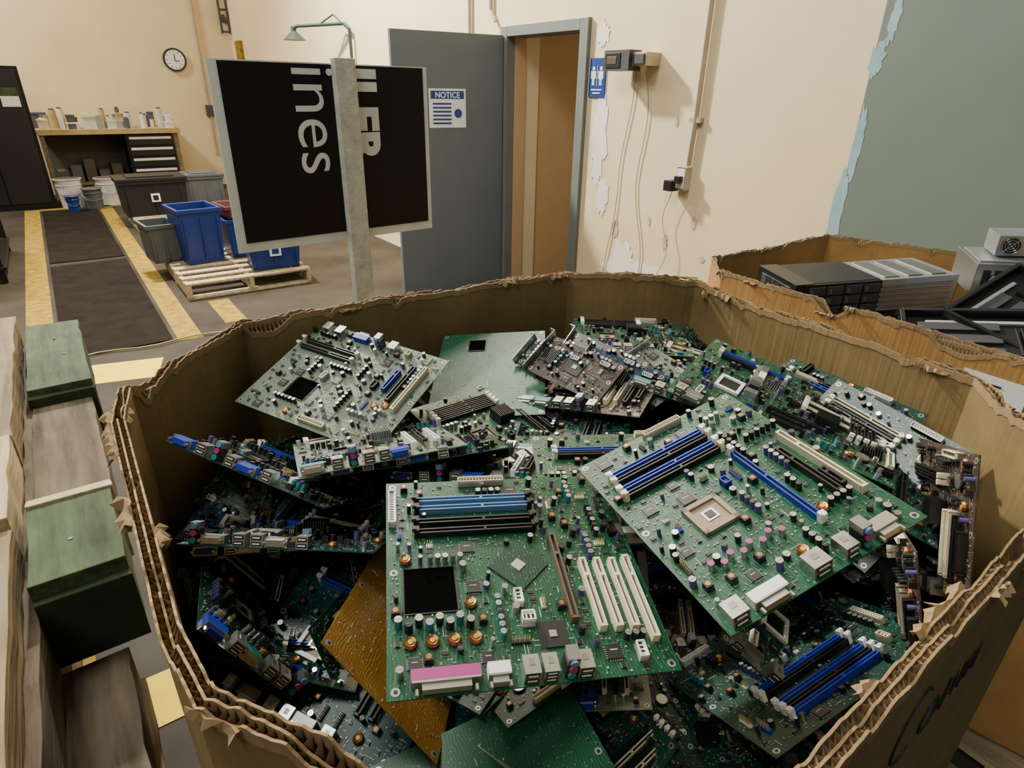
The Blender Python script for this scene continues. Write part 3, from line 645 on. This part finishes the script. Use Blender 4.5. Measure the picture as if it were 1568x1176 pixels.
# ---------------------------------------------------------------- door
mat('door_grey',(.115,.135,.15),.5,var=.06,scale=3);mat('frame_grey',(.16,.17,.16),.5,var=.06);mat('sign_blue',(.012,.04,.24),.4)
b=MB(ROOM)
for e0,e1 in((3.42,3.50),(4.33,4.42)):b.ab(NW-.03,NW+.05,e0,e1,0,2.08,'frame_grey')
b.ab(NW+.05,NW+.16,4.33,4.36,0,2.03,'interior_tan')
b.ab(NW-.03,NW+.17,3.5,4.33,2.01,2.08,'frame_grey')
b.obj('door_frame',bevel=.003)
TL=ROOM@Matrix.Translation((NW-.035,4.385,0))@Matrix.Rotation(math.atan2(.11,-.89),4,'Z')
door=empty('door_1')
b=MB(TL);b.ab(0,.89,-.022,.022,.012,2.02,'door_grey')
for z in(.25,1.0,1.8):b.cyl((0,0,z),.008,.1,'metal_dull',8)
for s in(-1,1):
    b.cyl((.82,s*.03 if s>0 else -.022,.88),.03,.008,'metal',14,T=Matrix.Rotation(P2,4,'X'))
b.obj('door_leaf',door,bevel=.002)
sgn=-1 if (TL.to_3x3()@Vector((0,1,0))).dot(RW(-1,0,0))<0 else 1
y0=sgn*.0235
nb=empty('notice_sign');b=MB(TL);b.ab(.32,.62,min(y0-.001,y0+.001),max(y0-.001,y0+.001),1.38,1.65,'white_plastic');b.ab(.335,.605,y0+sgn*.0008-.001,y0+sgn*.0008+.001,1.58,1.635,'sign_blue')
for i in range(6):b.ab(.44,.59,y0+sgn*.0008-.001,y0+sgn*.0008+.001,1.405+i*.027,1.418+i*.027,'sign_blue')
b.cyl((.385,y0+sgn*.0005,1.48),.032,.002*sgn*-1,'sign_blue',16,T=Matrix.Rotation(P2,4,'X'));b.obj('panel',nb)
ZZ=TL.to_3x3()@Vector((0,sgn,0));YY=Vector((0,0,1));XX=YY.cross(ZZ)
m=Matrix((XX,YY,ZZ)).transposed().to_4x4();m.translation=TL@Vector((.47,y0+sgn*.003,1.588));text('notice_text','NOTICE',.055,'white_plastic',m,nb,align='CENTER',off=.001)
def NWT(e,z,out=.004):
    Z=-(ROOM.to_3x3()@Vector((1,0,0)));Y=Vector((0,0,1));X=Y.cross(Z);m=Matrix((X,Y,Z)).transposed().to_4x4();m.translation=RW(e,NW-out,z);return m
T=NWT(3.325,1.73,.006);b=MB(T);b.box((0,0,0),(.15,.23,.006),'sign_blue')
for s in(-1,1):
    b.cyl((s*.035,.055,.003),.012,.002,'white_plastic',12);b.box((s*.035,.015,.004),(.026 if s<0 else .034,.05,.002),'white_plastic')
    for q in(-1,1):b.box((s*.035+q*.007,-.025,.004),(.009,.04,.002),'white_plastic');b.box((s*.035+q*.021,.018,.004),(.006,.045,.002),'white_plastic')
b.box((0,.01,.004),(.003,.12,.002),'white_plastic')
for i in range(2):b.box((0,-.07-.02*i,.004),(.10-.03*i,.008,.002),'white_plastic')
b.obj('restroom_sign')
mat('conduit',(.46,.38,.29),.4,.3);T=NWT(3.0,1.82,0);b=MB(T)
b.ab(-.12,.09,-.055,.055,.05,.15,'grey_plastic');b.ab(-.105,.02,-.04,.04,.15,.154,'black_plastic');b.ab(-.09,-.01,-.02,.02,.154,.156,'brown_plastic');b.ab(.09,.20,-.03,.04,0,.12,'conduit');b.ab(-.03,.03,-.03,.03,0,.05,'metal_dull');b.ab(.1,.19,-.02,.03,.12,.135,'grey_plastic')
b.obj('wall_mounted_timer',bevel=.003)
b=MB(ROOM);b.tube([(NW-.02,2.47,6),(NW-.02,2.47,1.5),(NW-.02,2.48,1.265)],.015,'conduit');
for z in(1.5,2.2,3):b.ab(NW-.03,NW,2.43,2.51,z,z+.025,'conduit')
b.obj('electrical_conduit')
T=NWT(2.5,1.19,0);b=MB(T);b.ab(-.035,.035,-.06,.07,0,.05,'metal');b.ab(-.03,.03,-.05,.06,.05,.053,'white_plastic');b.ab(-.09,-.03,-.07,-.01,.02,.09,'black_plastic');b.ab(-.02,.02,-.02,.02,.053,.085,'black_plastic');b.obj('electrical_outlet',bevel=.003)
mat('cord',(.42,.30,.19),.6)
b=MB(ROOM);b.tube([(NW-.01,2.98-.012*math.sin(i*.6)+.011*i*.6,1.77-.065*i) for i in range(26)],.0028,'cord',6)
b.tube([(NW-.01,2.90-.035*math.sin(i*.35)-.012*i*.3,1.77-.05*i) for i in range(29)],.0028,'cord',6)
b.tube([(NW-.04,2.56+.035*math.sin(i*.28)**2+.02*math.sin(i*.5),1.11-.035*i) for i in range(24)],.0025,'cord',6);b.obj('power_cord')
b=MB(ROOM);b.tube([(NW-.02,4.87,6),(NW-.02,4.87,.6)],.014,'conduit');b.tube([(NW-.02,4.56,6),(NW-.02,4.56,2.2),(NW-.02,4.50,2.12)],.014,'conduit');b.obj('electrical_conduit')
# ---------------------------------------------------------------- black sign on post
A=Vector((-1.135,2.51,0));B=Vector((-.415,3.11,0));X=(B-A).normalized();Z=Vector((X.y,-X.x,0));Y=Vector((0,0,1));W=(B-A).length
m=Matrix((X,Y,Z)).transposed().to_4x4();m.translation=(A.x,A.y,1.020)
mat('sign_black',(.006,.006,.007),.45,spec=.25);mat('sign_white',(.60,.64,.62),.55,var=.08);mat('post_paint',(.46,.46,.40),.6,var=.25,scale=14,bump=.2)
sg=empty('sign_board',m.translation)
b=MB(Matrix.Translation(-sg.location)@m);b.ab(0,W,0,.715,-.012,0,'sign_white');b.ab(.035,W-.022,.038,.71,0,.003,'sign_black')
b.obj('panel',sg);k=.478
b=MB(Matrix.Translation(-sg.location)@m);b.ab(k,k+.092,-1.0,.735,.004,.045,'post_paint');b.ab(k-.3,k+.35,-1.02,-.98,-.3,.3,'post_paint');b.obj('post',sg,bevel=.003)
def sT(x,y):
    q=Matrix.Rotation(-P2,4,'Z');t=m@Matrix.Translation((x,y,.0045))@q;return t
text('letters','ines',.27,'sign_white',sT(.31,.712),sg,off=-.001)
text('letters','ILER',.20,'sign_white',sT(.535,.705),sg,off=.009)
# ---------------------------------------------------------------- background furniture
mat('bin_blue',(.008,.03,.19),.4);mat('bin_grey',(.08,.09,.095),.5);mat('bin_black',(.012,.012,.013),.5,spec=.3);mat('bin_red',(.12,.03,.03),.5);mat('bucket_white',(.6,.6,.58),.4)
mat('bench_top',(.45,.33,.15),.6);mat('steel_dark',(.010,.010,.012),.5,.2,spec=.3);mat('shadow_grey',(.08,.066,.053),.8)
def tote(name,n,e,z,w,l,h,mt,rz=0,tap=1.15,lid=False,logo=False):
    T=ROOM@Matrix.Translation((n,e,z))@Matrix.Rotation(rz,4,'Z');b=MB(T)
    t=.012;x,y=w/2,l/2;xi,yi=x/tap,y/tap
    o=[(-xi,-yi,0),(xi,-yi,0),(xi,yi,0),(-xi,yi,0),(-x,-y,h),(x,-y,h),(x,y,h),(-x,y,h)]
    i_=[(-x+t,-y+t,h),(x-t,-y+t,h),(x-t,y-t,h),(-x+t,y-t,h),(-xi+t,-yi+t,t),(xi-t,-yi+t,t),(xi-t,yi-t,t),(-xi+t,yi-t,t)]
    b.add(o+i_,[(3,2,1,0),(0,1,5,4),(1,2,6,5),(2,3,7,6),(3,0,4,7),(4,5,9,8),(5,6,10,9),(6,7,11,10),(7,4,8,11),(8,9,13,12),(9,10,14,13),(10,11,15,14),(11,8,12,15),(12,13,14,15)],mt)
    for s in(-1,1):b.ab(-x-.015,x+.015,s*y-.012,s*y+.012,h-.035,h,mt);b.ab(s*x-.012,s*x+.012,-y-.015,y+.015,h-.035,h,mt)
    for s in(-.5,0,.5):b.ab(s*w*.8-.008,s*w*.8+.008,-y-.004,-yi,h*.1,h*.85,mt)
    if lid:b.ab(-x-.02,x+.02,-y-.02,y+.02,h,h+.03,mt);b.ab(-x*.7,x*.7,-y*.7,y*.7,h+.03,h+.045,mt)
    if logo:b.ab(-.05,.05,-y-.014,-y-.006,h*.4,h*.4+.1,'white_plastic');b.box((0,-y-.016,h*.4+.05),(.06,.002,.06),mt,0)
    return b.obj(name,bevel=.004)
pallet('wooden_pallet',ROOM@Matrix.Translation((1.22,6.2,0)),1.2,1.05)
tote('storage_tote',.98,6.42,.141,.36,.42,.5,'bin_blue',.1);tote('storage_tote',.69,6.62,.141,.26,.38,.35,'bin_grey',.1)
tote('storage_tote',1.50,5.90,.141,.46,.38,.30,'bin_blue',-.1,logo=True);tote('storage_tote',1.42,6.50,.141,.4,.4,.36,'bin_blue',0);tote('storage_tote',1.42,6.51,.502,.38,.36,.12,'bin_red',.1)
pallet('wooden_pallet',ROOM@Matrix.Translation((1.15,9.2,0)),1.0,.9)
tote('storage_tote',1.0,9.3,.141,.75,.55,.42,'bin_black',0,1.08,True,logo=True);tote('storage_tote',1.72,9.9,0,.45,.5,.5,'bin_grey',0,1.1,True)
def bucket(name,n,e,r,h,mt,z=0):
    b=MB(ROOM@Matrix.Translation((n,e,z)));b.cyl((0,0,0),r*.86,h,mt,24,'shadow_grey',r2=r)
    for q in(0,.93):
        vs=[((r*(.9+.1*q)+.012)*math.cos(a*.3307),(r*(.9+.1*q)+.012)*math.sin(a*.3307),h*(.78+.22*q)) for a in range(20)];b.tube(vs,.008,mt,5)
    b.tube([(-r-.01,0,h*.75),(-r*.8,-r*.7,h*.5),(0,-r-.02,h*.42),(r*.8,-r*.7,h*.5),(r+.01,0,h*.75)],.004,'metal',5)
    return b.obj(name)
bucket('plastic_bucket',.17,11.15,.16,.40,'bucket_white');bucket('plastic_bucket',.42,10.9,.12,.28,'bin_grey');bucket('plastic_bucket',.66,11.2,.16,.38,'bucket_white');bucket('plastic_bucket',.16,10.7,.08,.22,'bin_blue')
b=MB(ROOM);e0=11.85
b.ab(-.03,1.87,e0,EW-.02,.96,1.0,'bench_top')
for n_ in(.02,1.80):
    for q in(e0+.03,EW-.08):b.ab(n_-.03,n_+.03,q,q+.06,0,.96,'wood')
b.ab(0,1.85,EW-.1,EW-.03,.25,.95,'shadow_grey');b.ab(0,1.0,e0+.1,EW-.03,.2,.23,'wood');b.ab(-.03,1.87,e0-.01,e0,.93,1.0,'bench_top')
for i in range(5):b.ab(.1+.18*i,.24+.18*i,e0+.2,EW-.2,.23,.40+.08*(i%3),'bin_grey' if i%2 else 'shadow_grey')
b.obj('workbench')
b=MB(ROOM);b.ab(1.08,1.76,e0+.04,EW-.15,.08,.92,'steel_dark')
for i in range(5):
    z=.12+.16*i;b.ab(1.11,1.74,e0+.025,e0+.04,z,z+.13,'black_plastic');b.ab(1.13,1.72,e0+.005,e0+.025,z+.085,z+.12,'white_plastic')
for n_ in(1.13,1.70):
    for q in(e0+.1,EW-.25):b.cyl((n_,q,.0),.03,.08,'black_plastic',10)
b.obj('tool_chest',bevel=.004)
R=random.Random(3);b=MB(ROOM)
for i in range(38):
    n_=R.uniform(.05,1.8);h=R.uniform(.08,.30);w=R.uniform(.04,.1);q=R.uniform(e0+.1,EW-.2);mt=R.choice(['bucket_white','bench_top','metal','bin_grey','ivory','brown_plastic','paper'])
    if R.random()<.5:b.cyl((n_,q,1.0),w*.5,h,mt,12);b.cyl((n_,q,1.0+h),w*.35,.02,'bin_grey',10)
    else:
        b.ab(n_-w,n_+w,q-.05,q+.05,1.0,1.0+h*.7,mt);b.ab(n_-w*1.1,n_+w*1.1,q-.06,q+.06,1.0+h*.7,1.02+h*.7,mt)
b.obj('workbench_clutter')
b=MB(ROOM);b.ab(-1.1,-.03,11.2,11.8,0,1.82,'steel_dark');b.ab(-1.06,-.56,11.185,11.2,.08,1.78,'black_plastic');b.ab(-.54,-.07,11.185,11.2,.08,1.78,'black_plastic');b.ab(-.6,-.575,11.165,11.185,.8,1.0,'metal');b.ab(-.525,-.51,11.165,11.185,.8,1.0,'metal')
b.ab(-.30,-.10,11.178,11.185,1.33,1.46,'white_plastic');b.ab(-.30,-.10,11.177,11.186,1.46,1.56,'wood_green');b.obj('storage_cabinet',bevel=.004)
b=MB(ROOM@Matrix.Translation((.13,0,0)))
for e_ in(7.0,8.4):
    for n_ in(-1.25,-.72):b.ab(n_,n_+.05,e_,e_+.05,0,.75,'steel_dark')
for z in(.12,.42,.72):b.ab(-1.27,-.65,6.98,8.47,z,z+.03,'steel_dark')
for i in range(4):b.ab(-1.2,-.72,7.1+.33*i,7.36+.33*i,.15,.33,'bin_black' if i%2 else 'bin_blue');b.ab(-1.2,-.72,7.1+.33*i,7.36+.33*i,.45,.62,'bin_black' if i%2 else 'bin_grey');b.ab(-1.15,-.70,7.12+.33*i,7.34+.33*i,.75,.95,'bin_black')
b.obj('storage_rack',bevel=.003)
Z=-(ROOM.to_3x3()@Vector((0,1,0)));Y=Vector((0,0,1));X=Y.cross(Z)
def EWT(n,z,out=0):
    m=Matrix((X,Y,Z)).transposed().to_4x4();m.translation=RW(EW-out,n,z);return m
mat('clock_face',(.8,.8,.76),.4);b=MB(EWT(2.12,2.0));b.cyl((0,0,0),.175,.04,'black_plastic',32);b.cyl((0,0,.04),.145,.003,'clock_face',32)
b.box((0,.04,.046),(.012,.09,.003),'black_plastic');b.box((.03,-.015,.046),(.075,.012,.003),'black_plastic')
for i in range(12):
    a=i*math.pi/6;b.box((.118*math.sin(a),.118*math.cos(a),.044),(.008,.022,.002),'black_plastic',-a)
b.obj('wall_clock')
b=MB(ROOM);b.tube([(2.52,EW-.03,6),(2.52,EW-.03,1.35),(2.52,EW-.03,.5)],.02,'conduit');b.ab(2.46,2.58,EW-.08,EW,1.15,1.32,'grey_plastic');b.tube([(2.55,EW-.04,1.2),(2.75,EW-.04,.9),(2.85,EW-.04,.4)],.012,'conduit');b.obj('electrical_conduit')
b=MB(ROOM)
for n_ in(2.92,3.04):b.tube([(n_,EW-.1,2.42),(n_,EW-.1,4)],.018,'grey_plastic')
for i in range(7):b.tube([(2.92,EW-.1,2.45+.16*i),(3.04,EW-.1,2.45+.16*i)],.016,'grey_plastic')
b.ab(2.96,3.0,EW-.1,EW,2.6,2.7,'grey_plastic');b.obj('wall_ladder')
b=MB(ROOM);b.ab(NW-.05,NW-.001,11.9,12.2,1.5,2.3,'tape_yellow');b.obj('trim_3')
mat('lamp_green',(.04,.065,.05),.5,.2)
b=MB(ROOM);b.ab(NW-.04,NW-.003,7.22,7.34,1.3,1.5,'steel_dark');b.tube([(NW-.05,7.28,1.3),(NW-.05,7.28,2.22),(NW-.07,7.35,2.27),(2.72,8.1,2.27),(2.70,8.15,2.25)],.018,'lamp_green');b.cyl((2.70,8.17,2.13),.13,.09,'lamp_green',20,r2=.03);b.cyl((2.70,8.17,2.22),.03,.05,'lamp_green',12);b.tube([(NW-.05,7.28,2.2),(2.93,7.5,2.36),(2.85,7.75,2.27)],.009,'lamp_green');b.obj('work_lamp')
# ---------------------------------------------------------------- lights
def area(name,loc,size,en,col=(1,.93,.82),sy=None,target=None):
    l=bpy.data.lights.new(name,'AREA');l.size=size;l.energy=en;l.color=col
    if sy:l.shape='RECTANGLE';l.size_y=sy
    o=bpy.data.objects.new(name,l);sc.collection.objects.link(o);o.location=loc
    if target:o.rotation_euler=(Vector(target)-Vector(loc)).to_track_quat('-Z','Y').to_euler()
    return o
area('high_bay_lamp',RW(7.2,.9,5.2),.3,1050,(1,.96,.84),target=RW(3.2,2.4,1.2))
area('high_bay_lamp',RW(11,-2,5.6),.8,440,(1,.95,.84),target=RW(11,-1,0))
area('ceiling_fill',RW(2,-1.2,5.7),1.4,180,(.98,1,.90),1.4,RW(2,0,0))  # unseen area light added for general fill
area('ceiling_fill',RW(-1,-2.5,5.7),1.5,95,(.98,1,.92),1.5,RW(1,0,0))  # second added fill, out of view behind the camera
area('ceiling_fill',RW(4.2,2.3,5.6),.25,70,(1,.98,.93),1.8,RW(3,.8,0))  # unseen strip added to streak highlights across the glossy boards
area('ceiling_fill',RW(2.9,4.3,2.45),.5,8,(1,.85,.68),.5,RW(3,4.3,0))
w=bpy.data.worlds.new('world');sc.world=w;w.use_nodes=True;w.node_tree.nodes['Background'].inputs[0].default_value=(.92,.98,.98,1);w.node_tree.nodes['Background'].inputs[1].default_value=.18
